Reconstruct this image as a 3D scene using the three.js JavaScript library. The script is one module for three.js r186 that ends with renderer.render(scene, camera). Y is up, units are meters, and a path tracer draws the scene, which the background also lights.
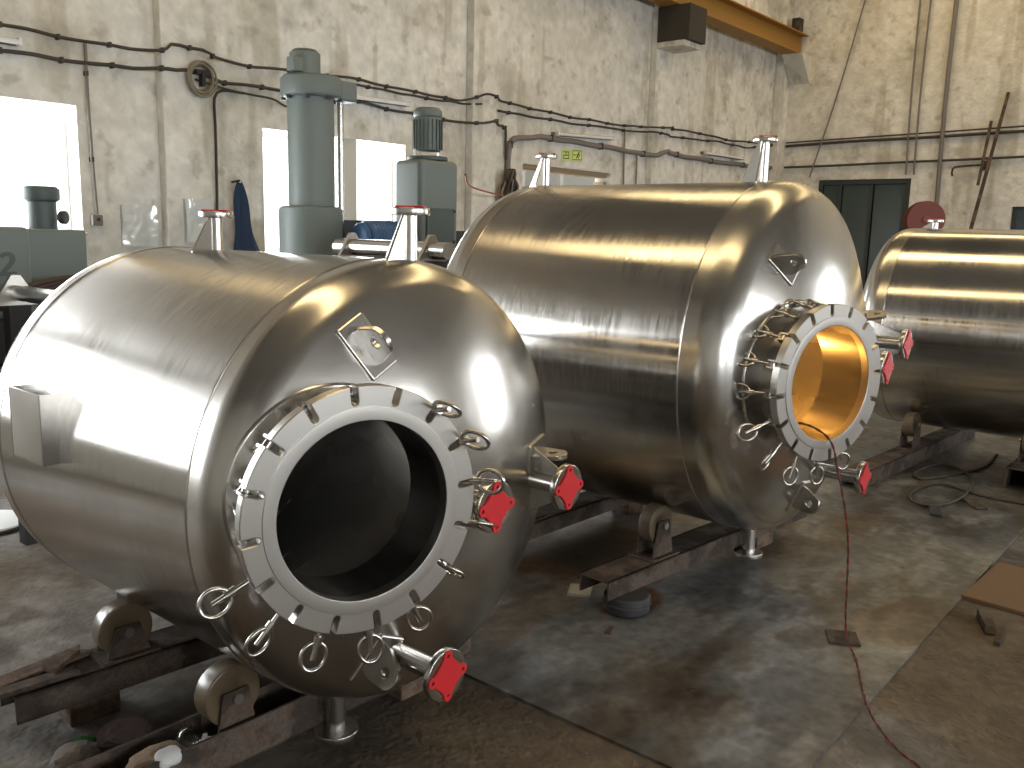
import * as THREE from 'three';
import { mergeGeometries } from 'three/addons/utils/BufferGeometryUtils.js';
import { RoundedBoxGeometry } from 'three/addons/geometries/RoundedBoxGeometry.js';
import { TextGeometry } from 'three/addons/geometries/TextGeometry.js';
import { FontLoader } from 'three/addons/loaders/FontLoader.js';
import { RectAreaLightUniformsLib } from 'three/addons/lights/RectAreaLightUniformsLib.js';

// ---------------------------------------------------------------- camera, sky, daylight, exposure
// Axes: x runs along the long plastered wall, z is the axis of the vessels (manholes face +z).
RectAreaLightUniformsLib.init();
const scene = new THREE.Scene();
const renderer = new THREE.WebGLRenderer({ antialias: true });
renderer.toneMapping = THREE.LinearToneMapping;
renderer.toneMappingExposure = 1.25;
renderer.shadowMap.enabled = true;

const camera = new THREE.PerspectiveCamera(2 * Math.atan(384 / 890) * 180 / Math.PI, 1024 / 768, 0.05, 120);
{
  const turn = 40 * Math.PI / 180, pitch = 0.169, roll = 0.023;
  const right = new THREE.Vector3(Math.sin(turn), 0, Math.cos(turn));
  const ahead = new THREE.Vector3(Math.cos(turn) * Math.cos(pitch), -Math.sin(pitch), -Math.sin(turn) * Math.cos(pitch));
  const up = new THREE.Vector3().crossVectors(right, ahead);
  const r2 = right.clone().multiplyScalar(Math.cos(roll)).addScaledVector(up, Math.sin(roll));
  const u2 = up.clone().multiplyScalar(Math.cos(roll)).addScaledVector(right, -Math.sin(roll));
  camera.matrixAutoUpdate = true;
  camera.quaternion.setFromRotationMatrix(new THREE.Matrix4().makeBasis(r2, u2, ahead.clone().negate()));
  camera.position.set(0, 1.6, 0);
}

scene.background = new THREE.Color().setRGB(0.96, 0.99, 1.0);   // overcast sky
scene.backgroundIntensity = 4;

const DAY = new THREE.Color().setRGB(0.95, 0.98, 1.0), AMBER = new THREE.Color().setRGB(1.0, 0.75, 0.40);
function areaLight(name, color, radiance, w, h, pos, target) {
  const l = new THREE.RectAreaLight(color, radiance, w, h);
  l.name = name; l.position.set(...pos); l.lookAt(...target); scene.add(l);
  return l;
}
// hall: inner faces
const X0 = -7, X1 = 13.35, Z0 = -6, Z1 = 9, EAVE = 5.6, RIDGE = 6.9, ZR = 1.5, WT = 0.22;
const roofY = (z) => z < ZR ? EAVE + (RIDGE - EAVE) * (z - Z0) / (ZR - Z0) : RIDGE - (RIDGE - EAVE) * (z - ZR) / (Z1 - ZR);
const SKYLIGHTS = [1.72, 6.9, 11.8], SKYW = 0.85;
const OPENINGS = [                     // x0, x1, sill, head, daylight, in the long wall
  [-1.75, 0.45, 0.85, 2.34, 7], [0.85, 2.72, 0.85, 2.34, 7], [4.12, 4.88, 0.8, 2.34, 8], [5.06, 5.6, 0.8, 2.34, 8],
];
for (const [a, b, s, h, p] of OPENINGS) areaLight('window_daylight', DAY, p, b - a, h - s, [(a + b) / 2, (s + h) / 2, Z0 - WT + 0.065], [(a + b) / 2, (s + h) / 2, 0]);
const DOORWAY = { z0: 2.6, z1: 5.4, h: 3.4 };   // open rolling door in the end wall, out of view
areaLight('doorway_daylight', DAY, 2.5, DOORWAY.z1 - DOORWAY.z0 - 0.1, DOORWAY.h - 0.1, [X1 + 0.05, DOORWAY.h / 2, (DOORWAY.z0 + DOORWAY.z1) / 2], [0, DOORWAY.h / 2, (DOORWAY.z0 + DOORWAY.z1) / 2]);
for (const x of SKYLIGHTS) {
  const za = -5.5, zb = 1.2, zm = (za + zb) / 2, len = Math.hypot(zb - za, roofY(zb) - roofY(za));
  areaLight('skylight_daylight', AMBER, 2.7, SKYW - 0.06, len - 0.1, [x, roofY(zm) - 0.07, zm], [x, roofY(zm) - 0.07 - 1, zm + 0.1733]);
}

const FAR = [[-4.5, -1.5], [0.5, 3.5], [5.5, 8.5]];   // windows in the opposite wall, out of view
for (const [a, b] of FAR) areaLight('window_daylight', DAY, 9, b - a - 0.1, 1.7, [(a + b) / 2, 2.45, Z1 - 0.02], [(a + b) / 2, 2.45, 0]);

// ---------------------------------------------------------------- helpers
let seed = 7;
const rnd = () => { seed = (seed * 1664525 + 1013904223) >>> 0; return seed / 4294967296; };
const V = (x, y, z) => new THREE.Vector3(x, y, z);
const used = {};
function numbered(n) { const k = used[n] = (used[n] ?? -1) + 1; return k ? `${n}_${String(k).padStart(3, '0')}` : n; }
function thing(name, label, category, pos = [0, 0, 0], turn = 0, group) {
  const o = new THREE.Group(); o.name = numbered(name); o.position.set(...pos); o.rotation.y = turn;
  o.userData = { label, category }; if (group) o.userData.group = group;
  scene.add(o); return o;
}
function part(name, geo, mat, parent, label) {
  const m = new THREE.Mesh(Array.isArray(geo) ? join(geo) : geo, mat); m.name = name;
  m.castShadow = m.receiveShadow = true; if (label) m.userData.label = label;
  parent.add(m); return m;
}
function single(name, geo, mat, label, category, group) {
  const m = part(numbered(name), geo, mat, scene, label); m.userData.category = category; if (group) m.userData.group = group; return m;
}
function struct(name, geo, mat, label, category = 'structure') {
  const m = part(numbered(name), geo, mat, scene, label); m.userData.kind = 'structure'; m.userData.category = category; return m;
}
// every geometry leaves here non-indexed with uv in metres from its dominant plane
function metric(g) {
  g = g.index ? g.toNonIndexed() : g;
  for (const k of Object.keys(g.attributes)) if (!['position', 'normal', 'uv'].includes(k)) g.deleteAttribute(k);
  const p = g.attributes.position, uv = new Float32Array(p.count * 2), a = V(), b = V(), c = V(), n = V();
  for (let i = 0; i < p.count; i += 3) {
    a.fromBufferAttribute(p, i); b.fromBufferAttribute(p, i + 1); c.fromBufferAttribute(p, i + 2);
    n.crossVectors(b.clone().sub(a), c.clone().sub(a));
    const ax = Math.abs(n.x), ay = Math.abs(n.y), az = Math.abs(n.z);
    [a, b, c].forEach((v, k) => {
      const [s, t] = ay >= ax && ay >= az ? [v.x, v.z] : ax >= az ? [v.z, v.y] : [v.x, v.y];
      uv[(i + k) * 2] = s; uv[(i + k) * 2 + 1] = t;
    });
  }
  g.setAttribute('uv', new THREE.BufferAttribute(uv, 2));
  return g;
}
function join(list) { return list.length === 1 ? metric(list[0]) : mergeGeometries(list.map(metric)); }
function bx(x0, y0, z0, x1, y1, z1, r = 0) {
  const w = x1 - x0, h = y1 - y0, d = z1 - z0;
  const g = r ? new RoundedBoxGeometry(w, h, d, 2, Math.min(r, w / 2.1, h / 2.1, d / 2.1)) : new THREE.BoxGeometry(w, h, d);
  g.translate((x0 + x1) / 2, (y0 + y1) / 2, (z0 + z1) / 2); return metric(g);
}
function orient(g, from, dir) { g.applyQuaternion(new THREE.Quaternion().setFromUnitVectors(V(0, 1, 0), dir.clone().normalize())); g.translate(from.x, from.y, from.z); return g; }
function rod(a, b, r0, r1 = r0, seg = 16) {
  const d = b.clone().sub(a), g = new THREE.CylinderGeometry(r1, r0, d.length(), seg); g.translate(0, d.length() / 2, 0);
  return metric(orient(g, a, d));
}
function disc(at, dir, pts, seg = 32) { return metric(orient(new THREE.LatheGeometry(pts.map(([r, y]) => new THREE.Vector2(r, y)), seg), at, dir)); }
function chamferDisc(at, dir, r, h, e = 0.004, ri = 0, seg = 40) {
  return disc(at, dir, ri ? [[ri, 0], [r - e, 0], [r, e], [r, h - e], [r - e, h], [ri, h], [ri, 0]] : [[0.0001, 0], [r - e, 0], [r, e], [r, h - e], [r - e, h], [0.0001, h]], seg);
}
function tube(pts, r, seg = 6, per = 6, closed = false, tension = 0.5) {
  const c = new THREE.CatmullRomCurve3(pts.map((p) => Array.isArray(p) ? V(...p) : p), closed, 'catmullrom', tension);
  return metric(new THREE.TubeGeometry(c, Math.max(4, pts.length * per), r, seg, closed));
}
function extrude(shape, depth, bevel = 0.002, seg = 12) {
  return new THREE.ExtrudeGeometry(shape, { depth, bevelEnabled: bevel > 0, bevelThickness: bevel, bevelSize: bevel, bevelSegments: 1, curveSegments: seg });
}
function placed(g, o, ex, ey, ez) { g.applyMatrix4(new THREE.Matrix4().makeBasis(ex, ey, ez).setPosition(o)); return metric(g); }
function grid(nu, nv, fn, closeU = false) {       // fn(i, j) -> {p, n, uv}
  const pos = [], nor = [], uv = [], idx = [];
  for (let i = 0; i <= nu; i++) for (let j = 0; j <= nv; j++) { const q = fn(i, j); pos.push(q.p.x, q.p.y, q.p.z); nor.push(q.n.x, q.n.y, q.n.z); uv.push(...q.uv); }
  const w = nv + 1;
  for (let i = 0; i < nu; i++) for (let j = 0; j < nv; j++) { const a = i * w + j, b = a + w; idx.push(a, b, a + 1, b, b + 1, a + 1); }
  const g = new THREE.BufferGeometry();
  g.setAttribute('position', new THREE.Float32BufferAttribute(pos, 3)); g.setAttribute('normal', new THREE.Float32BufferAttribute(nor, 3)); g.setAttribute('uv', new THREE.Float32BufferAttribute(uv, 2));
  g.setIndex(idx);
  // faces follow the normals given
  const A = V(), B = V(), C = V(), N = V(); A.fromArray(pos, idx[0] * 3); B.fromArray(pos, idx[1] * 3); C.fromArray(pos, idx[2] * 3); N.fromArray(nor, idx[0] * 3);
  if (B.sub(A).cross(C.sub(A)).dot(N) < 0) { for (let k = 0; k < idx.length; k += 3) [idx[k + 1], idx[k + 2]] = [idx[k + 2], idx[k + 1]]; g.setIndex(idx); }
  return g.toNonIndexed();
}

// ---------------------------------------------------------------- textures
function lattice(n, s) { let q = s; const a = new Float32Array(n * n); for (let i = 0; i < a.length; i++) { q = (q * 1664525 + 1013904223) >>> 0; a[i] = q / 4294967296; } return a; }
const lat = lattice(256, 99);
function noise(x, y, per) {          // value noise that repeats every per cells
  const xi = Math.floor(x), yi = Math.floor(y), fx = x - xi, fy = y - yi, sx = fx * fx * (3 - 2 * fx), sy = fy * fy * (3 - 2 * fy);
  const g = (a, b) => lat[((((a % per) + per) % per) * 37 + 11 * per) % 256 + 256 * (((((b % per) + per) % per) * 53 + 7 * per) % 256)];
  return (g(xi, yi) * (1 - sx) + g(xi + 1, yi) * sx) * (1 - sy) + (g(xi, yi + 1) * (1 - sx) + g(xi + 1, yi + 1) * sx) * sy;
}
function fbm(u, v, f, oct = 5) { let s = 0, a = 0.5, t = 0; for (let o = 0; o < oct; o++) { s += a * noise(u * f, v * f, f); t += a; a *= 0.55; f *= 2; } return s / t; }
function texture(w, h, fn, srgb = true, metres = 1, metresV = metres) {
  const d = new Uint8Array(w * h * 4);
  for (let j = 0; j < h; j++) for (let i = 0; i < w; i++) {
    const c = fn(i / w, j / h), k = (j * w + i) * 4;
    for (let q = 0; q < 3; q++) d[k + q] = Math.max(0, Math.min(255, (Array.isArray(c) ? c[q] : c) * 255));
    d[k + 3] = 255;
  }
  const t = new THREE.DataTexture(d, w, h); t.wrapS = t.wrapT = THREE.RepeatWrapping; t.magFilter = THREE.LinearFilter; t.minFilter = THREE.LinearMipmapLinearFilter; t.generateMipmaps = true;
  if (srgb) t.colorSpace = THREE.SRGBColorSpace;
  t.repeat.set(1 / metres, 1 / metresV); t.needsUpdate = true; return t;
}
const mix = (a, b, t) => a.map((x, i) => x + (b[i] - x) * t);
const step = (a, b, x) => { const t = Math.max(0, Math.min(1, (x - a) / (b - a))); return t * t * (3 - 2 * t); };

const plasterMap = texture(1024, 1024, (u, v) => {
  const big = fbm(u, v, 4, 5), mid = fbm(u + 0.37, v + 0.11, 12, 4), fine = fbm(u, v, 96, 3), drip = fbm(u * 1.0, v * 0.12 + 0.3, 40, 3);
  let c = mix([0.90, 0.895, 0.875], [0.84, 0.83, 0.80], step(0.35, 0.7, big));
  c = mix(c, [0.72, 0.70, 0.65], 0.45 * step(0.5, 0.8, mid));
  c = mix(c, [0.56, 0.54, 0.49], 0.45 * step(0.52, 0.9, fbm(u + 0.7, v + 0.2, 20, 5)));
  c = mix(c, [0.50, 0.46, 0.40], 0.3 * step(0.6, 0.85, fbm(u + 0.55, v + 0.35, 60, 4)));
  c = mix(c, [0.84, 0.83, 0.80], 0.5 * step(0.6, 0.7, fbm(u + 0.2, v + 0.6, 8, 5)));
  c = mix(c, [0.63, 0.60, 0.53], 0.35 * step(0.62, 0.75, drip));
  return c.map((x) => x * (0.91 + 0.17 * fine));
}, true, 7);
const plasterBump = texture(512, 512, (u, v) => 0.5 * fbm(u, v, 24, 4) + 0.5 * fbm(u + 0.4, v, 110, 2), false, 3);
const floorMap = texture(2048, 1536, (u, v) => {           // one sheet over the whole floor: oily brown concrete with patches of grey dust
  const x = X0 - WT + u * 20.79, z = Z0 - WT + v * 15.44, U = x / 6, W = z / 6;
  const big = fbm(U, W, 5, 5), mid = fbm(U + 0.2, W + 0.5, 24, 4), fine = fbm(U, W, 160, 3), dust = 0.75 * step(0.4, 0.62, fbm(U + 0.4, W + 0.3, 7, 5));
  let c = mix([0.40, 0.355, 0.30], [0.29, 0.25, 0.20], step(0.35, 0.65, big));
  c = mix(c, [0.25, 0.20, 0.15], 0.5 * step(0.5, 0.75, mid));
  c = mix(c, mix([0.51, 0.51, 0.51], [0.42, 0.42, 0.42], step(0.4, 0.65, mid)), dust);
  c = mix(c, [0.18, 0.145, 0.115], 0.45 * step(0.66, 0.8, fbm(U + 0.15, W + 0.9, 16, 4)));
  return c.map((k) => k * (0.8 + 0.4 * fine));
});
floorMap.repeat.set(1 / 20.79, 1 / 15.44); floorMap.offset.set((7 + 0.22) / 20.79, (6 + 0.22) / 15.44);
const floorBump = texture(512, 512, (u, v) => 0.6 * fbm(u, v, 18, 5) + 0.4 * fbm(u, v, 120, 2), false, 2);
const rustMap = texture(512, 512, (u, v) => {
  const a = fbm(u, v, 8, 5), b = fbm(u + 0.5, v + 0.2, 40, 3);
  let c = mix([0.36, 0.315, 0.28], [0.24, 0.205, 0.18], step(0.4, 0.6, a));
  c = mix(c, [0.34, 0.24, 0.17], 0.4 * step(0.55, 0.72, b));
  return c.map((x) => x * (0.85 + 0.3 * fbm(u, v, 120, 2)));
}, true, 0.8);
const brushRough = texture(1024, 128, (u, v) => { const s = fbm(u, v * 0.25 + 0.1, 128, 2), p = fbm(u + 0.3, v, 5, 3); return 0.85 + 0.6 * (s - 0.5) + 0.6 * (p - 0.5); }, false, 0.9, 2.0);
const headRough = texture(512, 512, (u, v) => 0.8 + 0.35 * (fbm(u, v, 6, 3) - 0.5), false, 1.1);
const headBump = texture(512, 512, (u, v) => fbm(u, v, 9, 3), false, 1.6);

// ---------------------------------------------------------------- materials
const M = (o) => { const { rgb, ...rest } = o; const m = new THREE.MeshPhysicalMaterial(rest); if (rgb) m.color.setRGB(...rgb); return m; };
const mat = {
  plaster: M({ map: plasterMap, bumpMap: plasterBump, bumpScale: 0.012, roughness: 0.92 }),
  paleTrim: M({ rgb: [0.62, 0.61, 0.57], roughness: 0.8, bumpMap: plasterBump, bumpScale: 0.004 }),
  roof: M({ rgb: [0.17, 0.155, 0.135], roughness: 0.85 }),
  concrete: M({ map: floorMap, bumpMap: floorBump, bumpScale: 0.012, roughness: 0.8 }),
  ground: M({ rgb: [0.42, 0.39, 0.33], roughness: 0.95 }),
  shell: M({ rgb: [0.60, 0.585, 0.56], metalness: 1, roughness: 0.25, roughnessMap: brushRough, anisotropy: 0.94 }),
  head: M({ rgb: [0.60, 0.585, 0.56], metalness: 1, roughness: 0.3, roughnessMap: headRough, bumpMap: headBump, bumpScale: 0.002 }),
  inside: M({ rgb: [0.60, 0.585, 0.56], metalness: 1, roughness: 0.34, roughnessMap: headRough }),
  weld: M({ rgb: [0.62, 0.6, 0.57], metalness: 1, roughness: 0.22 }),
  machined: M({ rgb: [0.66, 0.645, 0.615], metalness: 1, roughness: 0.33 }),
  pipe: M({ rgb: [0.60, 0.585, 0.56], metalness: 1, roughness: 0.3, roughnessMap: headRough }),
  dullSteel: M({ rgb: [0.50, 0.48, 0.45], metalness: 1, roughness: 0.42, roughnessMap: headRough }),
  red: M({ rgb: [0.60, 0.022, 0.028], roughness: 0.42 }),
  dark: M({ rgb: [0.02, 0.02, 0.02], roughness: 0.6 }),
  rust: M({ map: rustMap, roughness: 0.78, metalness: 0.25, bumpMap: floorBump, bumpScale: 0.004 }),
  roller: M({ rgb: [0.12, 0.088, 0.053], roughness: 0.35, clearcoat: 0.7, clearcoatRoughness: 0.2, bumpMap: headBump, bumpScale: 0.004 }),
  rollerSide: M({ map: rustMap, roughness: 0.6, metalness: 0.3 }),
  wood: M({ map: rustMap, rgb: [1.5, 1.35, 1.2], roughness: 0.9 }),
  green: M({ rgb: [0.16, 0.195, 0.19], roughness: 0.5 }),
  greenDark: M({ rgb: [0.075, 0.1, 0.1], roughness: 0.5 }),
  blueMotor: M({ rgb: [0.05, 0.13, 0.32], roughness: 0.45 }),
  blackIron: M({ rgb: [0.035, 0.035, 0.04], roughness: 0.6 }),
  cable: M({ rgb: [0.055, 0.048, 0.042], roughness: 0.7 }),
  conduit: M({ rgb: [0.20, 0.18, 0.165], roughness: 0.7 }),
  girder: M({ rgb: [0.34, 0.175, 0.03], roughness: 0.6, bumpMap: floorBump, bumpScale: 0.002 }),
  girderDark: M({ rgb: [0.05, 0.042, 0.033], roughness: 0.8 }),
  doorGreen: M({ rgb: [0.035, 0.055, 0.05], roughness: 0.25 }),
  doorFrame: M({ rgb: [0.03, 0.042, 0.042], roughness: 0.5 }),
  brownWood: M({ rgb: [0.33, 0.24, 0.15], roughness: 0.7 }),
  white: M({ rgb: [0.75, 0.75, 0.74], roughness: 0.5 }),
  glass: M({ rgb: [0.97, 0.98, 0.98], roughness: 0, transmission: 1, thickness: 0, ior: 1.45 }),
  amberSheet: M({ rgb: [0.6, 0.42, 0.18], roughness: 0.8, emissive: new THREE.Color().setRGB(1, 0.72, 0.34), emissiveIntensity: 1.6 }),
};

// ---------------------------------------------------------------- the hall
struct('ground', [bx(-40, -0.5, -60, 60, -0.06, 60)], mat.ground, 'pale dusty yard outside the workshop', 'ground');
struct('floor', [bx(X0 - WT, -0.06, Z0 - WT, X1 + WT, 0, Z1 + WT)], mat.concrete, 'dusty worn grey brown concrete workshop floor', 'floor');
{ // long wall with its openings
  const ops = [[-1.75, 0.45, 0.85, 2.34], [0.85, 2.72, 0.85, 2.34], [4.12, 5.6, 0.8, 2.34], [7.24, 8.85, 0, 2.32]], g = [];
  let x = X0 - WT;
  for (const [a, b, s, h] of ops) { g.push(bx(x, 0, Z0 - WT, a, EAVE, Z0)); g.push(bx(a, h, Z0 - WT, b, EAVE, Z0)); if (s) g.push(bx(a, 0, Z0 - WT, b, s, Z0)); x = b; }
  g.push(bx(x, 0, Z0 - WT, X1 + WT, EAVE, Z0));
  const w = struct('wall_left', g, mat.plaster, 'tall stained off white plaster wall with windows and cables', 'wall');
  for (const [a, b] of [[0.05 - 0.4 + 0.42, 0.42], [3.27, 3.62], [6.38, 6.72], [9.6, 9.97]].slice(1)) part('pilaster', [bx(a, 0, Z0, b, EAVE, Z0 + 0.09, 0.01)], mat.plaster, w);
  part('pilaster', [bx(13.1, 0, Z0, X1, EAVE, Z0 + 0.12, 0.01)], mat.plaster, w);
}
{ // end wall with the rolling door that lights the hall from the right, behind the camera's edge of view
  const { z0, z1, h } = DOORWAY;
  struct('wall_back', [bx(X1, 0, Z0, X1 + WT, EAVE + 1.4, -5.31), bx(X1, 2.47, -5.31, X1 + WT, EAVE + 1.4, -3.99), bx(X1, 0, -3.99, X1 + WT, EAVE + 1.4, -2.69), bx(X1, 2.08, -2.69, X1 + WT, EAVE + 1.4, -1.4),
    bx(X1, 0, -2.69, X1 + WT, 1.0, -1.4), bx(X1, 0, -1.4, X1 + WT, EAVE + 1.4, z0), bx(X1, h, z0, X1 + WT, EAVE + 1.4, z1), bx(X1, 0, z1, X1 + WT, EAVE + 1.4, Z1)], mat.plaster, 'cream stained plaster end wall behind the vessels', 'wall');
  const gf = []; let xf = X0 - WT;
  for (const [a, b] of FAR) { gf.push(bx(xf, 0, Z1, a, EAVE, Z1 + WT), bx(a, 0, Z1, b, 1.55, Z1 + WT), bx(a, 3.35, Z1, b, EAVE, Z1 + WT)); xf = b; }
  gf.push(bx(xf, 0, Z1, X1 + WT, EAVE, Z1 + WT));
  struct('wall_right', gf, mat.plaster, 'plaster wall on the far side of the hall', 'wall');
  struct('wall_front', [bx(X0 - WT, 0, Z0, X0, EAVE + 1.4, Z1)], mat.plaster, 'plaster end wall behind the viewer', 'wall');
}
{ // roof: opaque sheets between the translucent ones
  const g = [], side = (za, zb, gaps) => {
    const strip = (xa, xb, a, b) => { const s = bx(xa, 0, 0, xb, 0.06, Math.hypot(b - a, roofY(b) - roofY(a))); s.rotateX(-Math.atan2(roofY(b) - roofY(a), b - a)); s.translate(0, roofY(a), a); return metric(s); };
    let x = X0 - WT;
    for (const c of gaps) { g.push(strip(x, c - SKYW / 2, za, zb)); g.push(strip(c - SKYW / 2, c + SKYW / 2, za, -5.5)); g.push(strip(c - SKYW / 2, c + SKYW / 2, 1.2, zb)); x = c + SKYW / 2; }
    g.push(strip(x, X1 + WT, za, zb));
  };
  side(Z0 - WT, ZR, SKYLIGHTS); side(ZR, Z1 + WT, []);
  struct('ceiling', g, mat.roof, 'dark sheet roof of the workshop', 'roof');
  SKYLIGHTS.forEach((c, i) => {
    const s = bx(c - SKYW / 2, 0, 0, c + SKYW / 2, 0.02, Math.hypot(6.7, roofY(1.2) - roofY(-5.5))); s.rotateX(-Math.atan2(roofY(1.2) - roofY(-5.5), 6.7)); s.translate(0, roofY(-5.5), -5.5);
    struct(`window_${6 + i}`, [metric(s)], mat.amberSheet, 'yellowed translucent roof sheet letting amber daylight in', 'skylight');
  });
}
function windowFrame(name, a, b, s, h, bars, label) {
  const t = 0.045, zf = Z0 - WT + 0.03, g = [bx(a, s, zf - 0.025, a + t, h, zf + 0.025), bx(b - t, s, zf - 0.025, b, h, zf + 0.025), bx(a + t, h - t, zf - 0.025, b - t, h, zf + 0.025)];
  if (s) g.push(bx(a + t, s, zf - 0.025, b - t, s + t, zf + 0.025));
  const f = struct(name, g, mat.white, label, 'window');
  for (const x of bars) part('mullion', [bx(x - 0.015, s, zf - 0.02, x + 0.015, h, zf + 0.02)], mat.white, f);
  const xs = [a + t, ...bars, b - t];
  for (let i = 0; i + 1 < xs.length; i++) part('pane', [bx(xs[i] + 0.016, s + t, zf - 0.002, xs[i + 1] - 0.016, h - t, zf + 0.002)], mat.glass, f);
  return f;
}
windowFrame('window_1', -1.75, 0.45, 0.85, 2.34, [-0.65], 'wide daylight window along the wall beyond the green machine');
windowFrame('window_2', 0.85, 2.72, 0.85, 2.34, [1.78], 'bright overexposed window behind the green machine numbered 2');
windowFrame('window_3', 4.12, 4.88, 0.8, 2.34, [], 'bright window half hidden by the tall green machine column');
windowFrame('window_4', 5.06, 5.6, 0.8, 2.34, [], 'narrow bright window between machine column and gear unit');
struct('trim_1', [bx(4.88, 0.8, Z0 - 0.16, 5.06, 2.34, Z0 - 0.02)], mat.paleTrim, 'grey pier between the two bright windows', 'pier');

// ---------------------------------------------------------------- the pressure vessels
// torispherical end: crown radius 2R, knuckle 0.2R
function endProfile(R) {
  const K = 0.2 * R, C = 2 * R, sn = (R - K) / (C - K), rj = (R - K) + K * sn, h = C - Math.sqrt((C - K) ** 2 - (R - K) ** 2);
  return {
    h, z(r) { return r < rj ? h - C + Math.sqrt(C * C - r * r) : Math.sqrt(Math.max(0, K * K - (r - R + K) ** 2)); },
    n(r) { if (r < rj) return [r / C, Math.sqrt(1 - (r / C) ** 2)]; const s = Math.min(1, (r - R + K) / K); return [s, Math.sqrt(Math.max(0, 1 - s * s))]; },
  };
}
const font = await new FontLoader().loadAsync('fonts/droid/droid_sans_bold.typeface.json');

function makeTank(o) {
  const { R, len, ay, zs, ax, SF = 0.075 * R } = o, base = 0.04, Y = ay - base;     // Y: axis height above the group's base
  const t = thing(o.name ?? 'pressure_vessel', o.label, 'vessel', [ax, base, zs], 0, 'stainless steel pressure vessels');
  const E = endProfile(R), W = 0.008, NA = 128;
  const at = (a, r, z) => V(r * Math.cos(a), Y + r * Math.sin(a), z);
  // shell: outside and inside
  const wall = (r, s, z0, z1, nz) => grid(NA, nz, (i, j) => { const a = i / NA * 2 * Math.PI, z = z0 + (z1 - z0) * j / nz; return { p: at(a, r, z), n: V(s * Math.cos(a), s * Math.sin(a), 0), uv: [z, a * R] }; });
  const shell = part('shell', wall(R, 1, -len, 0, 8), mat.shell, t);
  part('shell_lining', wall(R - W, -1, -len, 0, 8), mat.inside, shell);
  for (const z of [0, -len]) part('weld_seam', [new THREE.TorusGeometry(R - 0.0005, 0.0035, 6, NA).translate(0, Y, z)], mat.weld, t);
  // plain rear end
  const dome = (r0, s, sign, z0) => { const P = endProfile(r0), N = 40; return grid(NA, N, (i, j) => {
    const a = i / NA * 2 * Math.PI, u = j / N; let r, z, nr, nz;
    if (u < 0.1) { r = r0; z = SF * u / 0.1; nr = 1; nz = 0; } else { r = r0 * Math.cos(Math.pow((u - 0.1) / 0.9, 1.3) * Math.PI / 2); z = SF + P.z(r); [nr, nz] = P.n(r); }
    r = Math.max(r, 1e-4);
    return { p: at(a, r, z0 + sign * z), n: V(s * nr * Math.cos(a), s * nr * Math.sin(a), s * sign * nz), uv: [r * Math.cos(a), r * Math.sin(a)] };
  }); };
  const rear = part('rear_end', dome(R, 1, -1, -len), mat.head, t);
  part('end_lining', dome(R - W, -1, -1, -len), mat.inside, rear);

  // manhole frame: centre of flange face, axis n
  const ro = o.ro ?? 0.231, rf = ro + 0.08, mc = V(o.man[0], o.man[1] + Y, o.man[2]), n = V(Math.sin(o.tilt), 0, Math.cos(o.tilt)), e1 = V(n.z, 0, -n.x), e2 = V(0, 1, 0);
  const onEnd = (rad, a, P = E, lift = 0) => {          // where the line beside the manhole axis meets the end
    const d = mc.clone().addScaledVector(e1, rad * Math.cos(a)).addScaledVector(e2, rad * Math.sin(a));
    let s = -0.1, q = V();
    for (let k = 0; k < 40; k++) { q.copy(d).addScaledVector(n, s); const r = Math.min(R * 0.9999, Math.hypot(q.x, q.y - Y)), dz = SF + P.z(r) + lift - q.z; s += dz * 0.7 / n.z; }
    q.copy(d).addScaledVector(n, s); return q;
  };
  const front = (r0, s, lift) => { const P = endProfile(r0), N = 36; return grid(NA, N, (i, j) => {
    const a = i / NA * 2 * Math.PI; let x, y, r, z, nr, nz;
    if (j > N - 4) { const u = (j - (N - 3)) / 3; x = r0 * Math.cos(a); y = r0 * Math.sin(a); r = r0; z = SF * (1 - u); nr = 1; nz = 0; }
    else { const q = onEnd(ro + 0.006, a), u = Math.sin(j / (N - 3) * Math.PI / 2), hx = q.x, hy = q.y - Y;
      x = hx + (r0 * Math.cos(a) - hx) * u; y = hy + (r0 * Math.sin(a) - hy) * u; r = Math.min(r0, Math.hypot(x, y)); z = SF + P.z(r); [nr, nz] = P.n(r); }
    const l = Math.max(1e-6, Math.hypot(x, y));
    return { p: V(x, y + Y, z), n: V(s * nr * x / l, s * nr * y / l, s * nz), uv: [x, y] };
  }); };
  const fr = part('front_end', front(R, 1), mat.head, t);
  part('end_lining', front(R - W, -1), mat.inside, fr);
  // neck, set-on ring, flange
  const thick = 0.034, NP = 72;
  const sleeve = (rad, s, z0, z1) => grid(NP, 4, (i, j) => { const a = i / NP * 2 * Math.PI, rd = e1.clone().multiplyScalar(Math.cos(a)).addScaledVector(e2, Math.sin(a));
    const lo = z0 === null ? onEnd(rad, a).addScaledVector(n, -0.012) : mc.clone().addScaledVector(rd, rad).addScaledVector(n, z0), hi = mc.clone().addScaledVector(rd, rad).addScaledVector(n, z1);
    return { p: lo.lerp(hi, j / 4), n: rd.multiplyScalar(s), uv: [a * rad, j / 4 * 0.2] }; });
  const inner = grid(NP, 4, (i, j) => { const a = i / NP * 2 * Math.PI, rd = e1.clone().multiplyScalar(Math.cos(a)).addScaledVector(e2, Math.sin(a)); const lo = onEnd(ro, a).addScaledVector(n, -0.035), hi = mc.clone().addScaledVector(rd, ro).addScaledVector(n, -0.002);
    return { p: lo.lerp(hi, j / 4), n: rd.multiplyScalar(-1), uv: [a * ro, j / 4 * 0.2] }; });
  const neck = part('manhole_neck', mergeGeometries([sleeve(ro + 0.012, 1, null, -thick), inner]), mat.pipe, t);
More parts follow.
